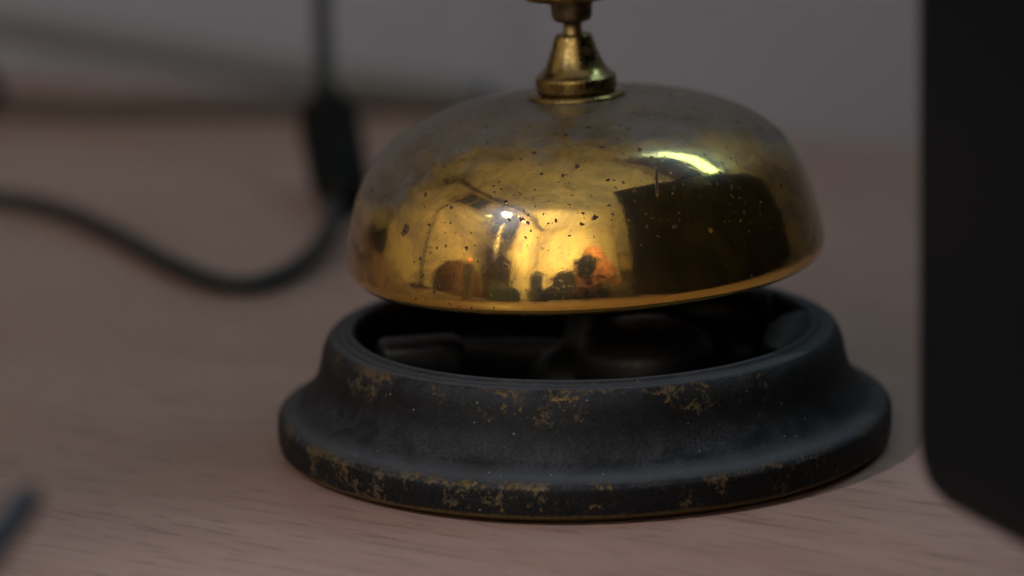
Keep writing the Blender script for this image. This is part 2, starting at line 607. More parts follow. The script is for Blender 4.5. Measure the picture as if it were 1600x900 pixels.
def base_material():
    t = NT('chipped_black_enamel')
    v = t.coord((1000, 1000, 1000))
    x, y, z = t.objsep()
    zmm = t.math('MULTIPLY', z, 1000)
    nx, ny, nz = t.nz()
    f = t.noise(v, 0.30, 7, 0.72, 0.3)
    g = t.noise(v, 1.5, 6, 0.75, 0.2)
    h = t.noise(t.coord((1000, 1000, 1000), (0.3, 0.5, 1.1)), 0.085, 4, 0.55)
    # edges where the paint has rubbed off
    e1 = t.ramp(zmm, 0.6, 2.6, 1, 0)
    e2 = t.math('MULTIPLY', t.ramp(zmm, 4.3, 5.1), t.ramp(zmm, 5.5, 6.3, 1, 0))
    e3 = t.math('MULTIPLY', t.ramp(zmm, 13.8, 15.4), t.ramp(zmm, 16.0, 16.5, 1, 0))
    e4 = t.math('MULTIPLY', t.ramp(zmm, 10.0, 14.0, 0, 0.60), t.ramp(zmm, 15.5, 16.5, 1, 0))
    edge = t.math('MAXIMUM', t.math('MAXIMUM', t.math('MULTIPLY', e1, 0.95), t.math('MULTIPLY', e2, 0.85)), t.math('MAXIMUM', t.math('MULTIPLY', e3, 0.76), e4))
    band = t.ramp(zmm, 4.6, 5.8, 0.66, 0)
    edge = t.math('MAXIMUM', edge, band)
    amount = t.math('MULTIPLY', edge, t.ramp(h, 0.40, 0.62, 0.55, 1.0))
    amount = t.math('MULTIPLY', amount, t.ramp(t.math('MULTIPLY', x, 1000), 5, 34, 1.0, 0.62))
    thr = t.math('SUBTRACT', 0.650, t.math('MULTIPLY', amount, 0.210))
    sgn = t.math('SUBTRACT', t.math('ADD', t.math('MULTIPLY', f, 0.55), t.math('MULTIPLY', g, 0.45)), thr)
    chip = t.ramp(sgn, -0.020, 0.060)
    fleck = t.voro(v, 0.62)
    sc_ = t.n('ShaderNodeSeparateColor')
    t.l(fleck.outputs['Color'], sc_.inputs[0])
    fl = t.math('MULTIPLY', t.ramp(fleck.outputs['Distance'], 0.045, 0.11, 1, 0), t.math('GREATER_THAN', sc_.outputs[0], 0.72))
    metalc = t.mix(g, (0.070, 0.044, 0.018), (0.21, 0.14, 0.042))
    metalc = t.mix(t.ramp(t.noise(v, 0.3, 2), 0.5, 0.64), metalc, (0.12, 0.085, 0.055))
    # dust settled on what faces up
    dn = t.noise(v, 0.22, 6, 0.72, 0.5)
    dn2 = t.noise(v, 1.8, 4, 0.7)
    up = t.ramp(nz, 0.02, 0.75)
    du = t.math('MULTIPLY', up, t.ramp(dn, 0.36, 0.60, 0.10, 1.05))
    du = t.math('MULTIPLY', du, t.ramp(dn2, 0.25, 0.7, 0.55, 1.0))
    paint = t.mix(g, (0.0016, 0.0017, 0.002), (0.0045, 0.0046, 0.0055))
    gr_ = t.math('MULTIPLY', t.ramp(t.noise(v, 3.2, 5, 0.75), 0.44, 0.68), 0.75)
    paint = t.mix(gr_, paint, (0.019, 0.018, 0.018))
    du = t.math('MULTIPLY', du, t.ramp(t.noise(v, 2.6, 4, 0.7), 0.34, 0.62, 0.22, 1.05))
    c = t.mix(du, paint, (0.035, 0.035, 0.041))
    c = t.mix(t.math('MULTIPLY', t.ramp(nz, 0.75, 0.98), 0.6), c, (0.075, 0.080, 0.092))  # lip tops: dust, plus a bluish glint painted into the colour
    c = t.mix(t.math('MULTIPLY', chip, 0.9), c, metalc)
    c = t.mix(t.math('MULTIPLY', fl, 0.7), c, (0.22, 0.21, 0.20))
    rough = t.math('ADD', t.ramp(g, 0.3, 0.7, 0.42, 0.58), t.math('MULTIPLY', du, 0.25), True)
    bm1 = t.bump(g, 0.55, 0.00025)
    bm1 = t.bump(t.noise(v, 3.5, 4, 0.7), 0.45, 0.00008, bm1)
    bm2 = t.bump(chip, 0.6, -0.00012, bm1)
    bm2 = t.bump(t.noise(v, 0.09, 3), 0.4, 0.0008, bm2)
    rim_ = t.math('MULTIPLY', t.ramp(t.math('ADD', zmm, t.math('MULTIPLY', g, 1.2)), 1.7, 2.3, 1, 0), 0.75)
    c = t.mix(rim_, c, (0.10, 0.062, 0.018))
    t.setb(Base_Color=c, Roughness=rough, Specular_IOR_Level=0.14, Metallic=t.math('MULTIPLY', chip, 0.75), Normal=bm2)
    return t.m


M_BASE = base_material()
M_DARKMETAL = simple('oiled_black_steel', (0.007, 0.0064, 0.0068), 0.5, 0.3, 0.4, 900)
M_PLATE = simple('dark_brown_plate', (0.035, 0.024, 0.022), 0.6, 0.1, 0.4, 300)

bell = empty('desk_bell', (0, 0, 0))
tag(bell, 'old brass counter bell with spotted dome on a chipped black ring base', 'bell')

# base ring
prof = [(40.6, 0.0, 's'), (41.1, 0.5), (42.4, 1.0), (42.75, 1.8), (42.8, 4.6), (42.55, 5.55), (41.8, 6.15), (40.3, 6.9),
        (38.9, 8.0), (37.8, 9.6), (37.05, 11.4), (36.6, 13.4), (36.2, 15.2), (35.6, 16.6), (35.0, 17.25), (34.3, 17.45), (33.6, 17.35), (33.1, 17.5),
        (32.5, 17.9), (31.9, 17.85), (31.5, 17.3), (31.4, 16.2), (31.5, 13.0), (32.0, 9.0), (34.5, 6.0), (38.0, 4.0), (39.5, 1.0, 's'), (40.6, 0.0, 's')]
prof = [(p[0], p[1] * 0.935) + p[2:] for p in prof]
bm = bmesh.new()
lathe(bm, dense(prof, 5), 260, wob=0.22)
bmesh.ops.remove_doubles(bm, verts=bm.verts, dist=1e-6)
base = link('base', bm, M_BASE, bell)
# inner lug cast on the ring, right-hand side
bm = bmesh.new()
pl = []
for a_ in range(-34, 9, 3):
    pl.append((31.9 * math.cos(R(a_)), 31.9 * math.sin(R(a_))))
for a_ in range(8, -35, -6):
    k = 25.8 + 1.4 * abs((a_ + 13) / 21) ** 3 * 3
    pl.append((k * math.cos(R(a_)), k * math.sin(R(a_))))
prism(bm, [(p[0] / 1000, p[1] / 1000) for p in pl], 0.0140, 0.0166, 0.0007, 3)
lug = link('lug', bm, M_BASE, base)
# floor plate
bm = bmesh.new()
lathe(bm, [(0, 1.2), (33.5, 1.2), (34.2, 1.6), (34.2, 2.2), (33.5, 2.5), (0, 2.5)], 96)
link('bottom_plate', bm, M_PLATE, bell)
# striking mechanism inside the ring
bm = bmesh.new()
lathe(bm, dense([(0, 2.5), (8.5, 2.5, 's'), (9.0, 4), (8.6, 9), (7.0, 12), (4.2, 14), (3.2, 18), (3.0, 26), (3.0, 47), (0, 47)], 4), 64, center=(0.001, 0.0, 0))
link('centre_post', bm, M_DARKMETAL, bell)
bm = bmesh.new()
lathe(bm, dense([(0, 2.5), (9.4, 2.5, 's'), (9.8, 3.4), (9.8, 13.0), (8.8, 16.0), (6.0, 18.0), (0, 18.8)], 4), 64, center=(0.0085, -0.0075, 0.0))
link('gear_housing', bm, M_DARKMETAL, bell)
bm = bmesh.new()
box(bm, -0.004, -0.020, 0.0068, 0.040, 0.0052, 0.0016, R(-3), 0.0005)
box(bm, -0.0215, -0.013, 0.0068, 0.0052, 0.016, 0.0016, R(12), 0.0005)
link('hammer_arm', bm, M_PLATE, bell)
bm = bmesh.new()
tube(bm, [Vector((0.012, 0.004, 0.0175)), Vector((0.0185, 0.0035, 0.0172)), Vector((0.0262, 0.002, 0.0168))], [0.0030, 0.0034, 0.0030], 24)
link('hammer_head', bm, M_DARKMETAL, bell)
bm = bmesh.new()
tube(bm, [Vector((0.0140, 0.010, 0.0150)), Vector((0.0200, 0.0105, 0.0148)), Vector((0.0265, 0.010, 0.0145))], [0.0026, 0.0030, 0.0028], 20)
link('stop_pin', bm, M_DARKMETAL, bell)
bm = bmesh.new()
box(bm, -0.0225, -0.004, 0.0135, 0.0115, 0.0075, 0.0048, R(10), 0.001)
link('block', bm, M_DARKMETAL, bell)
bm = bmesh.new()
hx = []
for k in range(220):
    a_ = k * 0.55
    hx.append(Vector((0.002 + k * 0.00009, 0.010 + 0.0028 * math.cos(a_), 0.011 + 0.0028 * math.sin(a_))))
tube(bm, hx, 0.0005, 6)
link('spring', bm, M_DARKMETAL, bell)
bm = bmesh.new()
box(bm, 0.0, 0.012, 0.009, 0.050, 0.0035, 0.0045, R(-8), 0.0006)
link('cross_bar', bm, M_DARKMETAL, bell)

# everything on the spindle leans very slightly
spin = (0, R(-2.0), 0)
outer = [(31.3, 27.05), (31.8, 26.72), (32.35, 26.9), (32.85, 27.6), (33.10, 28.5), (33.05, 29.6), (32.83, 31.1), (32.40, 33.4), (31.70, 36.0),
         (30.80, 38.5), (29.50, 41.1), (27.55, 43.4), (24.7, 45.65), (20.4, 47.7), (15.4, 49.05), (9.8, 49.78), (4.5, 50.1), (0, 50.2)]
inner = [(r_ * 0.965 if r_ > 5 else r_, z_ - 1.1) for r_, z_ in outer[6:]][::-1]
prof = dense(outer, 8) + dense(inner, 4) + [(31.0, 27.6), (31.3, 27.05)]
bm = bmesh.new()
lathe(bm, prof, 240, wob=0.05)
bmesh.ops.remove_doubles(bm, verts=bm.verts, dist=1e-6)
dome = link('dome', bm, M_BRASS, bell, rot=spin, loc=(0.00175, 0, -0.0012))

bm = bmesh.new()
lathe(bm, [(2, 49.6), (6.4, 49.75), (6.85, 49.95), (6.85, 50.3), (6.5, 50.55), (2, 50.75)], 96)
link('washer', bm, M_FIT, bell, rot=spin, loc=(0.00175, 0, -0.0012))
# flared nut with milled foot
bm = bmesh.new()
prof = [(2.0, 50.75, 's'), (5.2, 50.75, 's'), (5.55, 51.0), (5.6, 51.4), (5.6, 52.4), (5.5, 52.75), (5.15, 53.05), (4.75, 53.4),
        (4.25, 54.0), (3.75, 54.9), (3.35, 55.9), (3.0, 56.9), (2.72, 57.8), (2.5, 58.35), (2.2, 58.6), (1.4, 58.6, 's')]
lathe(bm, dense(prof, 6), 144)
for v_ in bm.verts:
    r_ = math.hypot(v_.co.x, v_.co.y)
    if 0.0510 < v_.co.z < 0.0527 and r_ > 0.0053:
        a_ = math.atan2(v_.co.y, v_.co.x)
        k = 1 - 0.012 * (0.5 + 0.5 * math.cos(a_ * 48))
        v_.co.x *= k
        v_.co.y *= k
link('flared_nut', bm, M_FIT, bell, rot=spin, loc=(0.00175, 0, -0.0012))
bm = bmesh.new()
lathe(bm, [(0, 49), (1.25, 49), (1.25, 62.5), (0, 62.5)], 48)
link('plunger_rod', bm, M_ROD, bell, rot=spin, loc=(0.00175, 0, -0.0012))
bm = bmesh.new()
prof = [(0, 60.3, 's'), (2.0, 60.3), (2.45, 60.5), (2.72, 61.0), (2.80, 62.0), (2.84, 63.6), (0.5, 63.7)]
lathe(bm, dense(prof, 5), 72)
link('plunger_collar', bm, M_COLLAR, bell, rot=spin, loc=(0.00175, 0, -0.0012))
bm = bmesh.new()
prof = [(0, 63.5, 's'), (5.4, 63.5), (6.2, 63.7), (6.6, 64.3), (6.5, 65.2), (5.6, 66.1), (3.5, 66.9), (0, 67.3)]
lathe(bm, dense(prof, 5), 96)
link('plunger_button', bm, M_FIT, bell, rot=spin, loc=(0.00175, 0, -0.0012))

# ================================================================== BLACK CABINET AT THE RIGHT
t = NT('black_matt_cabinet')
v = t.coord((1, 1, 1))
g = t.noise(v, 900, 3, 0.6)
t.setb(Base_Color=t.mix(g, (0.0030, 0.0033, 0.0041), (0.0048, 0.0052, 0.0064)), Roughness=0.6, Specular_IOR_Level=0.05, Normal=t.bump(g, 0.3, 0.0002))
M_BLACK = t.m
spk = empty('speaker', (0.0322, -0.100, 0))
tag(spk, 'tall black box with rounded corners at the right edge, raised on a foot', 'speaker')
plan = [(0, 0), (0.041, -0.116), (0.25, -0.06), (0.222, 0.175)]
bm = bmesh.new()
prism(bm, plan, 0.0190, 0.208, 0.0075, 5)
autosmooth(link('cabinet', bm, M_BLACK, spk), 40)
bm = bmesh.new()
prism(bm, [(0.026, 0.012), (0.060, -0.10), (0.22, -0.05), (0.205, 0.145)], 0.0, 0.0205, 0.001, 2)
link('foot', bm, M_DARKMETAL, spk, smooth=False)

# ================================================================== CABLE, AND STRANDS FOR SHADE
M_CABLE = simple('black_rubber', (0.009, 0.010, 0.010), 0.7, 0, 0.2, 200)
M_PLUG = simple('black_plug_plastic', (0.002, 0.002, 0.0025), 0.7, 0, 0.2, 200, Specular_IOR_Level=0.15)
cb = empty('power_cable', (-0.045, 0.180, 0))
o_ = Vector((-0.045, 0.180, 0))
pts = [(-0.80, 0.420, 0.0020), (-0.50, 0.300, 0.0020), (-0.30, 0.180, 0.0020), (-0.185, 0.1620, 0.0020), (-0.150, 0.1740, 0.0020), (-0.126, 0.1780, 0.0020), (-0.110, 0.1770, 0.0020), (-0.096, 0.1660, 0.0020), (-0.082, 0.1420, 0.0020),
       (-0.067, 0.1100, 0.0020), (-0.056, 0.0950, 0.0020), (-0.048, 0.1010, 0.0022), (-0.043, 0.1190, 0.003), (-0.0415, 0.1400, 0.0036), (-0.0425, 0.1560, 0.0042)]
bm = bmesh.new()
tube(bm, [p - o_ for p in spline(pts, 8)], 0.00175, 16)
link('cord', bm, M_CABLE, cb)
# connector leaning back towards the wall
p0, p1 = Vector((-0.0405, 0.157, 0.0050)), Vector((-0.0440, 0.183, 0.0150))
ax_ = (p1 - p0).normalized()
bm = bmesh.new()
path = [p0 - ax_ * 0.004, p0, p0 + ax_ * 0.004, p0 + ax_ * 0.008, p0 + ax_ * 0.015, p0 + ax_ * 0.023, p1, p1 + ax_ * 0.001]
tube(bm, [p - o_ for p in path], [0.0034, 0.0050, 0.0055, 0.0057, 0.0058, 0.0060, 0.0058, 0.0040], 20)
link('connector', bm, M_PLUG, cb)
bm = bmesh.new()
pts = [p1, p1 + Vector((-0.0005, 0.004, 0.006)), (-0.0455, 0.205, 0.034), (-0.0453, 0.210, 0.050), (-0.046, 0.218, 0.070), (-0.044, 0.228, 0.12), (-0.040, 0.25, 0.19), (-0.03, 0.275, 0.26)]
tube(bm, [Vector(p) - o_ for p in spline(pts, 8)], [0.0026 if i < 8 else 0.0018 for i in range(57)], 14)
link('upper_cord', bm, M_CABLE, cb)
tag(cb, 'thin black cable looping over the desk to a dark upright connector left of the bell', 'cable')

cb2 = empty('wall_shade_strands', (-0.12, 0.28, 0))
o_ = Vector((-0.12, 0.28, 0))
pts = [(-0.90, 0.775, 0.0025), (-0.60, 0.585, 0.0025), (-0.40, 0.462, 0.0025), (-0.26, 0.37, 0.0025), (-0.20, 0.325, 0.0025), (-0.150, 0.291, 0.0025), (-0.128, 0.281, 0.0030), (-0.10, 0.272, 0.0025), (-0.078, 0.270, 0.0025), (-0.055, 0.268, 0.0025), (-0.03, 0.268, 0.0025), (-0.005, 0.255, 0.0025)]
bm = bmesh.new()
tube(bm, [Vector(p) - o_ for p in spline(pts, 8)], 0.0022, 14)
link('cord', bm, simple('brown_shade_strand', (0.05, 0.035, 0.028), 0.6), cb2)  # dark strand stands in for the soft shade on the desk
bm = bmesh.new()
tube(bm, [Vector(p) - o_ for p in ((-0.142, 0.284, 0.006), (-0.138, 0.283, 0.006), (-0.126, 0.279, 0.006), (-0.122, 0.278, 0.006))], [0.004, 0.0058, 0.0058, 0.004], 18)
link('plug', bm, M_PLUG, cb2)
bm = bmesh.new()
gp = [wallpt(-1.00, 0.006, 0.022), wallpt(-0.60, 0.006, 0.020), wallpt(-0.30, 0.006, 0.018), wallpt(-0.20, 0.006, 0.0165), wallpt(-0.12, 0.006, 0.0135), wallpt(-0.07, 0.006, 0.0100), wallpt(-0.02, 0.007, 0.0065), wallpt(0.03, 0.007, 0.0045)]
tube(bm, [p - o_ for p in spline(gp, 8)], 0.0028, 14)
link('grey_shade_strand', bm, simple('grey_shade_tone', (0.14, 0.137, 0.142), 0.6), cb2)  # grey strand stands in for the shade low on the wall
tag(cb2, 'dark strands put in for the soft shade at the foot of the grey wall behind the looping cable', 'cable')

# ================================================================== ROD AT THE LOWER LEFT
M_PEN = simple('blue_black_plastic', (0.014, 0.015, 0.022), 0.6, 0, 0.2, 200)
pen = empty('pen', (-0.075, -0.150, 0))
o_ = Vector((-0.075, -0.150, 0))
# cup-like little stand out of frame carries it
q0, q1 = Vector((-0.0562, -0.147, 0.0365)), Vector((-0.0740, -0.200, 0.0200))
dv = (q1 - q0).normalized()
bm = bmesh.new()
tube(bm, [p - o_ for p in (q0 - dv * 0.0008, q0, q0 + dv * 0.002, q0 + dv * 0.010, q1, q1 + dv * 0.06)], [0.0007, 0.0012, 0.0016, 0.0018, 0.0021, 0.0020], 18)
link('barrel', bm, M_PEN, pen)
# small dark cup, outside the frame, that the pen leans in
bm = bmesh.new()
lathe(bm, [(0, 0.2), (12, 0.2), (13, 1), (13, 11), (12, 11), (12, 3), (0, 3)], 40, center=(-0.0795 + 0.075, -0.208 + 0.150, 0))
link('rest', bm, M_DARKMETAL, pen)
tag(pen, 'blurred blue black pen tip poking in at the lower left corner', 'pen')
# ================================================================== TUBE LAMP ON THE WALL (its glare lies on the dome)
def emitter(name, color, strength):
    t = NT(name)
    t.setb(Base_Color=(0.8, 0.8, 0.8, 1), Emission_Color=c4(color), Emission_Strength=strength)
    return t.m


A_, B_ = Vector((0.112, 0.136, 0.440)), Vector((0.258, 0.042, 0.323))
mid = (A_ + B_) / 2
wl = empty('wall_lamp', mid)
tag(wl, 'slim tube lamp with a greenish white glow fixed to the grey wall above the bell', 'lamp')
bm = bmesh.new()
tube(bm, [A_ - mid, B_ - mid], 0.0180, 28)
link('lamp_tube', bm, emitter('cool_lamp_glow', (0.50, 0.88, 1.0), 8.5), wl)
dirn = (B_ - A_).normalized()
nb = (dirn.cross(Vector((0, 0, 1)))).normalized()
upv = nb.cross(dirn)
if upv.z < 0:
    upv = -upv
bm = bmesh.new()
sec = []
for k in range(13):
    a_ = math.pi * (-0.08 + 1.16 * k / 12)
    sec.append((math.cos(a_), math.sin(a_)))
rows = []
for e in (A_ - mid - dirn * 0.012, B_ - mid + dirn * 0.012):
    rows.append([bm.verts.new(e + nb * c * 0.032 + upv * (s * 0.028)) for c, s in sec] +
                [bm.verts.new(e + nb * c * 0.030 + upv * (s * 0.026)) for c, s in sec[::-1]])
n_ = len(rows[0])
for k in range(n_):
    bm.faces.new((rows[0][k], rows[0][(k + 1) % n_], rows[1][(k + 1) % n_], rows[1][k]))
link('shade', bm, simple('white_lamp_metal', (0.55, 0.60, 0.56), 0.4, 0.0), wl)
bm = bmesh.new()
wp = Vector((0.235, 0.268 - 0.634 * 0.235, 0.44))
tube(bm, [mid + upv * 0.027 - mid, wp - mid], 0.006, 12)
link('bracket', bm, M_LEG, wl)

# shelf along the grey wall over the back of the desk
sh = empty('shelf', (W0.x, W0.y, 0.50), WA)
tag(sh, 'long wooden shelf on the grey wall over the back of the desk', 'shelf')
bm = bmesh.new()
box(bm, -0.35, -0.072, 0.0, 1.7, 0.140, 0.024, bev=0.0015)
link('board', bm, M_WOOD, sh, smooth=False)
for sx in (-1.1, 0.45):
    bm = bmesh.new()
    prism(bm, [(sx - 0.008, -0.12), (sx + 0.008, -0.12), (sx + 0.008, -0.001), (sx - 0.008, -0.001)], -0.030, -0.0125, 0.002, 2)
    prism(bm, [(sx - 0.008, -0.018), (sx + 0.008, -0.018), (sx + 0.008, -0.001), (sx - 0.008, -0.001)], -0.14, -0.028, 0.002, 2)
    link('bracket', bm, M_LEG, sh, smooth=False)

# ================================================================== SMALL THINGS ON THE DESK BESIDE THE LENS
cd = empty('candle', (-0.205, -0.145, 0.0))
tag(cd, 'small burning candle in a cream cup, mirrored in the left of the dome', 'candle')
bm = bmesh.new()
lathe(bm, dense([(0, 0.2), (10, 0.2, 's'), (11.0, 1.5), (11.5, 64), (11.2, 64.6), (10.6, 64), (10.4, 57, 's'), (0, 57)], 4), 48)
link('cup', bm, simple('cream_ceramic', (0.72, 0.60, 0.45), 0.4), cd)
bm = bmesh.new()
lathe(bm, [(0, 57.1), (10.2, 57.1), (10.2, 58.0), (0, 58.4)], 40)
link('wax', bm, simple('cream_wax', (0.75, 0.62, 0.42), 0.5), cd)
bm = bmesh.new()
lathe(bm, dense([(0, 60), (2.4, 62), (3.8, 66), (2.8, 71), (1.0, 76), (0, 78)], 4), 20)
link('flame', bm, emitter('candle_flame', (1.0, 0.32, 0.06), 5.0), cd)
bm = bmesh.new()
lathe(bm, [(0, 58), (0.5, 58), (0.4, 61.5), (0, 61.6)], 10)
link('wick', bm, M_PLUG, cd)

bm = bmesh.new()
box(bm, 0, 0, 0.0195, 0.050, 0.036, 0.039, 0.0, 0.005, 3)
t = NT('teal_glass')
t.setb(Base_Color=(0.30, 0.48, 0.40, 1), Roughness=0.12, Transmission_Weight=0.35, IOR=1.45)
o = link('glass_block', bm, t.m, loc=(-0.128, -0.172, 0), rot=(0, 0, R(-24)))
tag(autosmooth(o), 'teal glass block lying on the desk, mirrored near the rim of the dome', 'glass block')
bm = bmesh.new()
lathe(bm, dense([(0, 0), (11, 0, 's'), (12, 1.5), (12, 42), (10.8, 50), (7.5, 55.5), (0, 58)], 5), 40)
o = link('salt_shaker', bm, simple('white_china', (0.7, 0.68, 0.6), 0.3), loc=(-0.088, -0.205, 0.0))
tag(o, 'white round-topped shaker standing beside the teal glass block', 'shaker')
bm = bmesh.new()
for k in range(40):
    box(bm, random.uniform(-0.0006, 0.0006), 0, 0.0007 + k * 0.0015, 0.060, 0.040, 0.00135, R(random.uniform(-1, 1)))
o = link('paper_block', bm, simple('white_paper', (0.66, 0.72, 0.8), 0.8, 0, 0.04), smooth=False, loc=(0.078, -0.315, 0), rot=(0, 0, R(20)))
tag(o, 'white block of loose note paper on the desk beside the tall black box', 'paper block')

# gooseneck lamp added outside the view to brighten the front of the desk
gl = empty('added_gooseneck_lamp', (-0.40, -0.05, 0))
tag(gl, 'added small gooseneck lamp standing on the left of the desk, its shade turned down', 'lamp')
bm = bmesh.new()
lathe(bm, dense([(0, 0), (48, 0, 's'), (50, 3), (47, 10), (15, 14), (9, 20), (0, 21)], 4), 48)
link('base', bm, M_LEG, gl)
HP = Vector((-0.235, -0.235, 0.255)) - Vector((-0.40, -0.05, 0))
aim = (Vector((0.015, -0.105, 0)) - Vector((-0.235, -0.235, 0.255))).normalized()
bm = bmesh.new()
tube(bm, spline([(0, 0, 0.015), (0, 0, 0.20), (0.03, -0.03, 0.36), (0.12, -0.13, 0.43), HP - aim * 0.055, HP - aim * 0.03], 8), 0.005, 12)
link('neck', bm, M_LEG, gl)
bm = bmesh.new()
lathe(bm, dense([(0, -34), (9, -34), (13, -30), (17, -18), (27, 8), (33, 22, 's'), (32, 22, 's'), (26, 8), (16, -17), (0, -22)], 4), 48)
link('lamp_shade', bm, M_LEG, gl, loc=HP, rot=aim.to_track_quat('Z', 'Y').to_euler())
bm = bmesh.new()
bmesh.ops.create_uvsphere(bm, u_segments=16, v_segments=10, radius=0.009)
link('bulb', bm, emitter('warm_white_bulb', (1.0, 0.95, 0.85), 1.2), gl, loc=HP - aim * 0.010)
sl = bpy.data.lights.new('added_desk_spot', 'SPOT')  # added spot that brightens the front of the desk
sl.energy = 3.5
sl.color = (0.92, 0.95, 1.0)
sl.spot_size = R(42)
sl.spot_blend = 1.0
sl.shadow_soft_size = 0.004
so = bpy.data.objects.new('added_desk_spot', sl)
col.objects.link(so)
so.location = Vector((-0.235, -0.235, 0.255)) + aim * 0.025
so.rotation_euler = aim.to_track_quat('-Z', 'Y').to_euler()

# ================================================================== WHAT THE DOME MIRRORS OF THE ROOM
M_FRAMEW = simple('honey_wood', (0.60, 0.44, 0.22), 0.5)
M_PANE = simple('dusk_glass', (0.05, 0.05, 0.035), 0.15)
M_DKWOOD = simple('dark_walnut', (0.055, 0.030, 0.018), 0.5)


def wall_window(y0, y1, z0, z1, label):
    w = empty('window', (XL, (y0 + y1) / 2, z0))
    tag(w, label, 'window')
    yc, hw, hh = 0.0, (y1 - y0) / 2, z1 - z0
    bm = bmesh.new()
    fw = 0.05
    box(bm, 0.025, -hw - fw / 2, hh / 2, 0.05, fw, hh + 2 * fw, bev=0.004)
    box(bm, 0.025, hw + fw / 2, hh / 2, 0.05, fw, hh + 2 * fw, bev=0.004)
    box(bm, 0.023, 0, -fw / 2, 0.046, 2 * hw, fw, bev=0.004)
    box(bm, 0.023, 0, hh + fw / 2, 0.046, 2 * hw, fw, bev=0.004)
    box(bm, 0.020, 0, hh * 0.5, 0.036, 0.025, hh)
    f = link('frame', bm, M_FRAMEW, w, smooth=False)
    bm = bmesh.new()
    box(bm, 0.009, 0, hh / 2, 0.010, 2 * hw, hh)
    link('pane', bm, M_PANE, w, smooth=False)


wall_window(-0.62, -0.12, 0.98, 1.48, 'dark window pane in a honey wood frame high on the left wall near the lamp')
wall_window(-1.60, -1.00, 0.72, 1.34, 'dark window pane in a honey wood frame above the pinkish curtain')

# pinkish curtain with folds below the second window
bm = bmesh.new()
rows = []
for z_ in (-0.70, -0.4, -0.1, 0.2, 0.50):
    rows.append([bm.verts.new((XL + 0.055 + 0.018 * math.sin(k * 0.9 + z_), -1.00 - 0.62 * k / 60, z_)) for k in range(61)])
for a, b in zip(rows, rows[1:]):
    for k in range(60):
        bm.faces.new((a[k], a[k + 1], b[k + 1], b[k]))
bmesh.ops.solidify(bm, geom=bm.faces[:], thickness=0.004)
o = link('curtain', bm, simple('pink_cloth', (0.42, 0.22, 0.17), 0.9))
tag(o, 'folded pinkish brown curtain hanging below a dark window', 'curtain')
# long dark curtain further back on the left wall
bm = bmesh.new()
rows = []
for z_ in (-0.70, 0.0, 0.6, 1.2, 1.55):
    rows.append([bm.verts.new((XL + 0.06 + 0.03 * math.sin(k * 0.8 + z_ * 2), 0.95 - (0.42 + 0.1 * z_) * k / 60, z_)) for k in range(61)])
for a, b in zip(rows, rows[1:]):
    for k in range(60):
        bm.faces.new((a[k], a[k + 1], b[k + 1], b[k]))
bmesh.ops.solidify(bm, geom=bm.faces[:], thickness=0.004)
tag(link('curtain', bm, simple('brown_cloth', (0.07, 0.045, 0.025), 0.9)), 'long dark brown curtain at the far left of the room', 'curtain')

# round bulb lamp between the windows
bl = empty('bulb_lamp', (XL, -0.83, 0.86))
tag(bl, 'small bare bulb lamp glowing white on the left wall between two windows', 'lamp')
bm = bmesh.new()
bmesh.ops.create_uvsphere(bm, u_segments=20, v_segments=12, radius=0.022, matrix=Matrix.Translation((0.13, 0, 0.0)))
link('bulb', bm, emitter('bulb_glow', (0.85, 1.0, 0.8), 25.0), bl)
bm = bmesh.new()
tube(bm, spline([(0.0, 0, -0.06), (0.06, 0, -0.07), (0.12, 0, -0.055), (0.13, 0, -0.018)], 6), 0.008, 12)
lathe(bm, [(0, -25), (13, -25), (15, -12), (0, -12)], 20, center=(0.13, 0, 0))
link('arm', bm, M_LEG, bl)

# dark beams: at the junction of left wall and ceiling, and one post
bm = bmesh.new()
box(bm, XL + 0.03, -0.9, ZC - 0.005, 0.05, 3.6, 0.05, bev=0.004)
tag(link('ceiling_moulding', bm, M_DKWOOD, smooth=False), 'dark wooden moulding where the left wall meets the ceiling', 'moulding')
# brown armchair left of the desk
M_LEATHER = simple('brown_leather', (0.13, 0.055, 0.028), 0.55, 0, 0.3, 12)
ac = empty('armchair', (-0.86, -0.42, ZF), R(-62))
tag(ac, 'brown leather armchair with a rounded back standing left of the desk', 'armchair')
bm = bmesh.new()
box(bm, 0, 0.0, 0.36, 0.50, 0.52, 0.16, bev=0.05, seg=4)
link('seat', bm, M_LEATHER, ac)
bm = bmesh.new()
out = []
for k in range(17):
    a_ = math.pi * k / 16
    out.append((0.26 * math.cos(a_), 0.78 + 0.20 * math.sin(a_)))
out = [(0.24, 0.30)] + out + [(-0.24, 0.30)]
f0 = [bm.verts.new((x_, -0.27 - 0.10 * (z_ - 0.3), z_)) for x_, z_ in out]
f1 = [bm.verts.new((x_, -0.16 - 0.10 * (z_ - 0.3), z_)) for x_, z_ in out]
bm.faces.new(f0)
bm.faces.new(f1[::-1])
for k in range(len(out)):
    j = (k + 1) % len(out)
    bm.faces.new((f0[k], f0[j], f1[j], f1[k]))
bmesh.ops.bevel(bm, geom=bm.edges[:], offset=0.02, segments=3, affect='EDGES')
link('backrest', bm, M_LEATHER, ac)
for s in (-1, 1):
    bm = bmesh.new()
    box(bm, s * 0.30, 0.0, 0.42, 0.10, 0.52, 0.34, bev=0.035, seg=4)
    link('armrest', bm, M_LEATHER, ac)
    for q in (-1, 1):
        bm = bmesh.new()
        box(bm, s * 0.26, q * 0.22, 0.14, 0.045, 0.045, 0.28, bev=0.006)
        link('leg', bm, M_DKWOOD, ac)

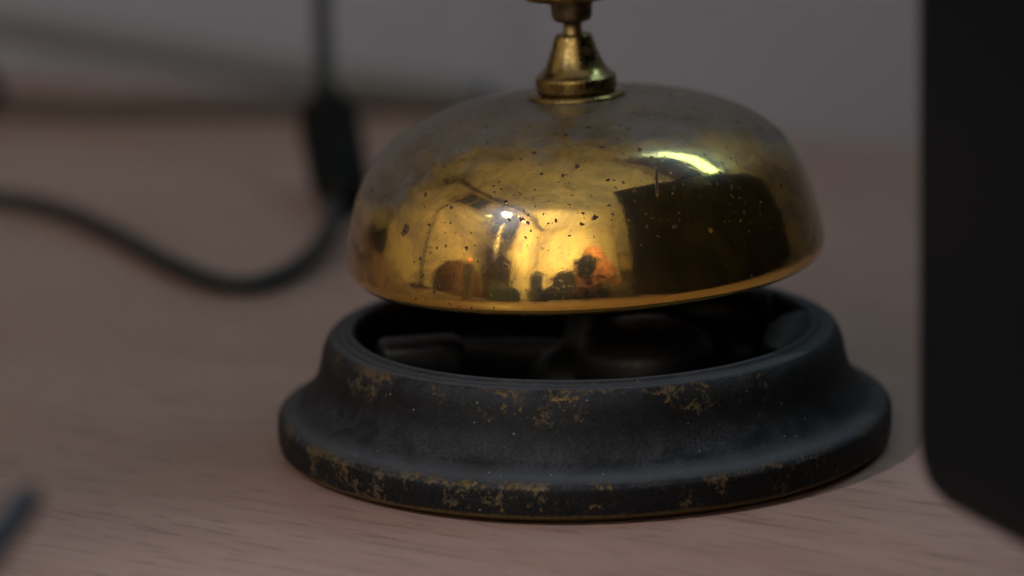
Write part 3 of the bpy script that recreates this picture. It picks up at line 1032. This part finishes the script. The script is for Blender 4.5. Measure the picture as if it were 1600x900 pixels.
# white sideboard by the front wall, with things on it
M_WHITE = simple('white_lacquer', (0.78, 0.76, 0.68), 0.4, 0, 0.05)
sb = empty('sideboard', (-1.00, -2.50, ZF))
tag(sb, 'white sideboard with two doors and a brown top against the far wall', 'sideboard')
bm = bmesh.new()
box(bm, 0, 0, 0.45, 0.44, 0.44, 0.86, bev=0.006)
link('carcass', bm, M_WHITE, sb, smooth=False)
for s in (-1, 1):
    bm = bmesh.new()
    box(bm, s * 0.105, 0.231, 0.45, 0.20, 0.018, 0.78, bev=0.003)
    d = link('door', bm, M_WHITE, sb, smooth=False)
    bm = bmesh.new()
    box(bm, s * 0.025, 0.246, 0.55, 0.012, 0.014, 0.10, bev=0.003)
    link('handle', bm, M_LEG, d, smooth=False)
bm = bmesh.new()
box(bm, 0, 0.01, 0.90, 0.48, 0.48, 0.035, bev=0.004)
link('top', bm, M_FRAMEW, sb, smooth=False)
pf = empty('standing_frame', (-1.02, -2.46, ZF + 0.9178))
tag(pf, 'small dark photo frame with a pale mount standing on the white sideboard', 'picture frame')
bm = bmesh.new()
for x_, z_, w_, h_ in ((-0.115, 0.09, 0.02, 0.18), (0.115, 0.09, 0.02, 0.18), (0, 0.009, 0.21, 0.018), (0, 0.171, 0.21, 0.018)):
    box(bm, x_, 0, z_, w_, 0.018, h_)
link('frame', bm, M_DKWOOD, pf, smooth=False)
bm = bmesh.new()
box(bm, 0, -0.002, 0.09, 0.21, 0.006, 0.15)
link('mount', bm, M_WHITE, pf, smooth=False)

pf = empty('wall_picture', (0.86, -2.75, 0.42))
tag(pf, 'thin black picture frame with a plain cream sheet on the far wall', 'picture')
bm = bmesh.new()
for x_, z_, w_, h_ in ((-0.19, 0.22, 0.02, 0.48), (0.19, 0.22, 0.02, 0.48), (0, -0.01, 0.36, 0.02), (0, 0.45, 0.36, 0.02)):
    box(bm, x_, 0.012, z_, w_, 0.022, h_)
link('frame', bm, M_PLUG, pf, smooth=False)
bm = bmesh.new()
box(bm, 0, 0.006, 0.22, 0.36, 0.008, 0.44)
link('sheet', bm, simple('cream_sheet', (0.68, 0.56, 0.34), 0.8), pf, smooth=False)

# two dark high-backed chairs to the right of the photographer
def dark_chair(x, y, rz, top, label):
    c = empty('chair', (x, y, ZF), rz)
    tag(c, label, 'chair', 'dark chairs behind the photographer')
    bm = bmesh.new()
    box(bm, 0, 0, 0.45, 0.44, 0.44, 0.06, bev=0.02, seg=3)
    link('seat', bm, M_CLOTH, c)
    bm = bmesh.new()
    box(bm, 0, -0.21, 0.50 + (top - 0.5) / 2 + 0.02, 0.42, 0.05, top - 0.5, bev=0.022, seg=3)
    link('backrest', bm, M_CLOTH, c)
    for sx in (-1, 1):
        for sy in (-1, 1):
            bm = bmesh.new()
            tube(bm, [Vector((sx * 0.18, sy * 0.18, 0.43)), Vector((sx * 0.20, sy * 0.20, 0.0))], [0.018, 0.013], 10)
            link('leg', bm, M_LEG, c)


M_CLOTH = simple('charcoal_cloth', (0.03, 0.03, 0.033), 0.9)
dark_chair(0.62, -1.75, R(8), 1.02, 'charcoal high-backed chair nearest the photographer, below the wall picture')
dark_chair(1.15, -1.95, R(-20), 0.95, 'lower charcoal chair further right, towards the corner of the room')

# ================================================================== THE PHOTOGRAPHER'S CAMERA
pc = empty('camera', (-0.0096, -0.545, 0.080))
tag(pc, 'black photo camera with a short lens held up by the photographer', 'camera')
M_CAMB = simple('camera_black', (0.012, 0.012, 0.013), 0.5, 0, 0.3, 400)
M_GLASS = simple('lens_glass', (0.01, 0.008, 0.02), 0.05, 0, 0.1)
bm = bmesh.new()
box(bm, 0.004, -0.012, 0.045, 0.132, 0.046, 0.088, bev=0.010, seg=3)
box(bm, 0.056, 0.010, 0.042, 0.026, 0.036, 0.080, bev=0.009, seg=3)
autosmooth(link('camera_body', bm, M_CAMB, pc))
bm = bmesh.new()
box(bm, 0.0, -0.008, 0.096, 0.052, 0.050, 0.030, bev=0.009, seg=3)
autosmooth(link('viewfinder_hump', bm, M_CAMB, pc))
bm = bmesh.new()
lathe(bm, [(0, 0), (33, 0), (34, 4), (34, 20), (35.5, 22), (35.5, 44), (33.5, 47), (33.5, 56), (32.5, 63), (34, 71), (32, 72), (30.5, 66), (28, 60), (0, 60)], 64)
l_ = link('lens', bm, M_CAMB, pc, loc=(0, 0.008, 0.048), rot=(R(-90), 0, 0))
bm = bmesh.new()
lathe(bm, dense([(27.5, 60.2), (20, 63.5), (10, 65.3), (0, 65.8)], 4), 48)
link('front_glass', bm, M_GLASS, l_)
bm = bmesh.new()
lathe(bm, [(0, 0), (9, 0), (9.5, 1), (9.5, 7), (8.5, 8), (0, 8)], 32, center=(0.045, -0.010, 0.0885))
link('dial', bm, M_LEG, pc)

# ================================================================== THE PHOTOGRAPHER


def blob(bm, c, r, sc_=(1, 1, 1), rot=None):
    M = Matrix.Translation(c)
    if rot:
        M = M @ Euler(rot).to_matrix().to_4x4()
    M = M @ Matrix.Diagonal((r * sc_[0], r * sc_[1], r * sc_[2], 1))
    bmesh.ops.create_icosphere(bm, subdivisions=3, radius=1.0, matrix=M)


def limb(bm, pts, seg=16):
    """chain of (x,y,z,r): tapered capsules with a ball at every joint"""
    for p in pts:
        blob(bm, p[:3], p[3])
    for a, b in zip(pts, pts[1:]):
        tube(bm, [Vector(a[:3]), Vector(b[:3])], [a[3] * 0.99, b[3] * 0.99], seg)


def fused(name, bm, mat, parent, voxel, smooth=3):
    o = link(name, bm, mat, parent)
    m = o.modifiers.new('fuse', 'REMESH')
    m.mode = 'VOXEL'
    m.voxel_size = voxel
    m.use_smooth_shade = True
    s = o.modifiers.new('soften', 'SMOOTH')
    s.factor = 0.5
    s.iterations = smooth
    return o


per = empty('person', (0.0, -0.78, ZF))
tag(per, 'balding man in a dark jacket holding a camera to his face, mirrored in the dome', 'person')
O = Vector((0.0, -0.78, ZF))


def L(*p):
    return (p[0] - O.x, p[1] - O.y, p[2] - O.z) + tuple(p[3:])


t = NT('skin')
v = t.coord()
f = t.noise(v, 14, 4, 0.6)
t.setb(Base_Color=t.mix(f, (0.74, 0.33, 0.22), (0.84, 0.46, 0.32)), Roughness=0.5)
t.b.inputs['Subsurface Weight'].default_value = 0.0
M_SKIN = t.m
HX, HY, HZ = 0.020, -0.700, 0.172
bm = bmesh.new()
blob(bm, L(HX, HY - 0.012, HZ + 0.028), 1, (0.075, 0.094, 0.088))      # cranium
blob(bm, L(HX, HY + 0.022, HZ - 0.040), 1, (0.058, 0.066, 0.078))      # face
blob(bm, L(HX, HY + 0.046, HZ - 0.092), 1, (0.032, 0.030, 0.024))      # chin
limb(bm, [L(HX, HY + 0.078, HZ + 0.004, 0.009), L(HX, HY + 0.094, HZ - 0.028, 0.012)])   # nose
blob(bm, L(HX - 0.010, HY + 0.090, HZ - 0.032), 0.008)
blob(bm, L(HX + 0.010, HY + 0.090, HZ - 0.032), 0.008)
limb(bm, [L(HX - 0.020, HY + 0.078, HZ - 0.062, 0.006), L(HX, HY + 0.084, HZ - 0.060, 0.007), L(HX + 0.020, HY + 0.078, HZ - 0.062, 0.006)])
limb(bm, [L(HX - 0.022, HY + 0.074, HZ - 0.073, 0.007), L(HX + 0.022, HY + 0.074, HZ - 0.073, 0.007)])
limb(bm, [L(HX - 0.045, HY + 0.064, HZ + 0.020, 0.008), L(HX - 0.015, HY + 0.080, HZ + 0.022, 0.008)])
limb(bm, [L(HX + 0.045, HY + 0.064, HZ + 0.020, 0.008), L(HX + 0.015, HY + 0.080, HZ + 0.022, 0.008)])
for s in (-1, 1):
    blob(bm, L(HX + s * 0.030, HY + 0.066, HZ + 0.002), 0.013)
    blob(bm, L(HX + s * 0.076, HY - 0.004, HZ - 0.012), 1, (0.008, 0.018, 0.031), (0, s * 0.25, 0))
limb(bm, [L(HX, HY - 0.015, HZ - 0.06, 0.054), L(0.008, -0.745, HZ - 0.145, 0.056), L(0.0, -0.78, HZ - 0.19, 0.075)])
# trunk, hips and legs under the clothes
limb(bm, [L(0, -0.79, -0.03, 0.085), L(0, -0.84, -0.18, 0.115), L(0, -0.92, -0.34, 0.115), L(0, -0.98, -0.46, 0.12)], 24)
limb(bm, [L(-0.15, -0.765, 0.05, 0.055), L(0.15, -0.765, 0.05, 0.055)])
for s in (-1, 1):
    limb(bm, [L(s * 0.09, -0.98, -0.48, 0.080), L(s * 0.14, -0.62, -0.36, 0.062) if False else L(s * 0.15, -0.96, -0.60, 0.07), L(s * 0.15, -1.00, -0.70, 0.045)])
# arms
limb(bm, [L(-0.165, -0.76, 0.055, 0.048), L(-0.265, -0.655, -0.020, 0.040), L(-0.16, -0.60, 0.0, 0.033), L(-0.052, -0.555, 0.035, 0.026)])
limb(bm, [L(0.165, -0.76, 0.055, 0.048), L(0.255, -0.70, -0.030, 0.040), L(0.190, -0.645, 0.035, 0.033), L(0.115, -0.600, 0.085, 0.026)])
# left hand below the lens: palm up, fingers closing round the barrel, thumb on the near side
limb(bm, [L(-0.052, -0.555, 0.035, 0.025), L(-0.040, -0.530, 0.058, 0.022), L(-0.015, -0.522, 0.070, 0.020)])
blob(bm, L(-0.022, -0.522, 0.068), 1, (0.040, 0.040, 0.014), (0, 0.15, 0.3))
for k, (yy, rr) in enumerate(((-0.496, 0.0088), (-0.514, 0.0092), (-0.532, 0.0088), (-0.548, 0.0078))):
    e = (0.004, 0.0, -0.002, -0.008)[k]
    limb(bm, [L(0.008, yy, 0.073, rr * 1.1), L(0.026 + e, yy + 0.002, 0.089, rr), L(0.035 + e * 0.4, yy + 0.004, 0.108, rr * 0.93), L(0.034, yy + 0.005, 0.122 + e, rr * 0.85)], 12)
limb(bm, [L(-0.040, -0.520, 0.062, 0.013), L(-0.056, -0.503, 0.084, 0.011), L(-0.054, -0.494, 0.108, 0.0095), L(-0.050, -0.491, 0.122, 0.0085)], 12)
# right hand round the grip: four stacked fingers in front, thumb behind
limb(bm, [L(0.115, -0.600, 0.085, 0.025), L(0.096, -0.572, 0.108, 0.022)])
blob(bm, L(0.090, -0.556, 0.118), 1, (0.017, 0.036, 0.040), (0, 0, 0.25))
for k, (zz, ln) in enumerate(((0.145, 0.0), (0.126, -0.004), (0.107, 0.0), (0.090, 0.006))):
    rr = (0.0088, 0.0092, 0.0088, 0.0078)[k]
    limb(bm, [L(0.091, -0.536, zz, rr * 1.12), L(0.082, -0.512, zz + 0.001, rr * 1.02), L(0.058 + ln, -0.503, zz, rr * 0.95), L(0.040 + ln, -0.510, zz - 0.002, rr * 0.85)], 12)
limb(bm, [L(0.094, -0.572, 0.110, 0.013), L(0.082, -0.590, 0.128, 0.0115), L(0.060, -0.591, 0.134, 0.0095), L(0.045, -0.589, 0.134, 0.0088)], 12)
fused('body', bm, M_SKIN, per, 0.0035, 4)

# hair: short grey fringe round the back and sides
bm = bmesh.new()
blob(bm, L(HX, HY - 0.022, HZ + 0.014), 1, (0.0800, 0.092, 0.070))
blob(bm, L(HX, HY - 0.040, HZ - 0.020), 1, (0.070, 0.074, 0.062))
fused('hair', bm, simple('grey_hair', (0.10, 0.085, 0.07), 0.8, 0, 0.4, 200), per, 0.004, 1)

# dark jacket
bm = bmesh.new()
limb(bm, [L(0, -0.782, -0.010, 0.088), L(0, -0.80, -0.06, 0.125), L(0, -0.85, -0.19, 0.145), L(0, -0.92, -0.34, 0.145), L(0, -0.98, -0.46, 0.15)], 28)
limb(bm, [L(-0.160, -0.765, 0.050, 0.080), L(-0.06, -0.77, 0.065, 0.088), L(0.06, -0.77, 0.065, 0.088), L(0.160, -0.765, 0.050, 0.080)])
limb(bm, [L(-0.170, -0.76, 0.050, 0.080), L(-0.265, -0.655, -0.022, 0.066), L(-0.16, -0.60, -0.002, 0.052), L(-0.080, -0.570, 0.018, 0.040)])
limb(bm, [L(0.170, -0.76, 0.050, 0.080), L(0.255, -0.70, -0.032, 0.066), L(0.190, -0.645, 0.033, 0.050), L(0.130, -0.612, 0.068, 0.038)])
limb(bm, [L(-0.07, -0.765, 0.035, 0.022), L(0.0, -0.715, 0.022, 0.018), L(0.07, -0.765, 0.035, 0.022), L(0.0, -0.835, 0.055, 0.022), L(-0.07, -0.765, 0.035, 0.022)])
fused('jacket', bm, simple('dark_jacket_cloth', (0.022, 0.021, 0.016), 0.85, 0, 0.35, 25), per, 0.006, 4)
bm = bmesh.new()
for s in (-1, 1):
    limb(bm, [L(s * 0.08, -0.98, -0.44, 0.105), L(s * 0.15, -0.97, -0.56, 0.085), L(s * 0.15, -1.00, -0.68, 0.065)])
fused('trousers', bm, simple('dark_trouser_cloth', (0.02, 0.022, 0.03), 0.9), per, 0.01, 3)
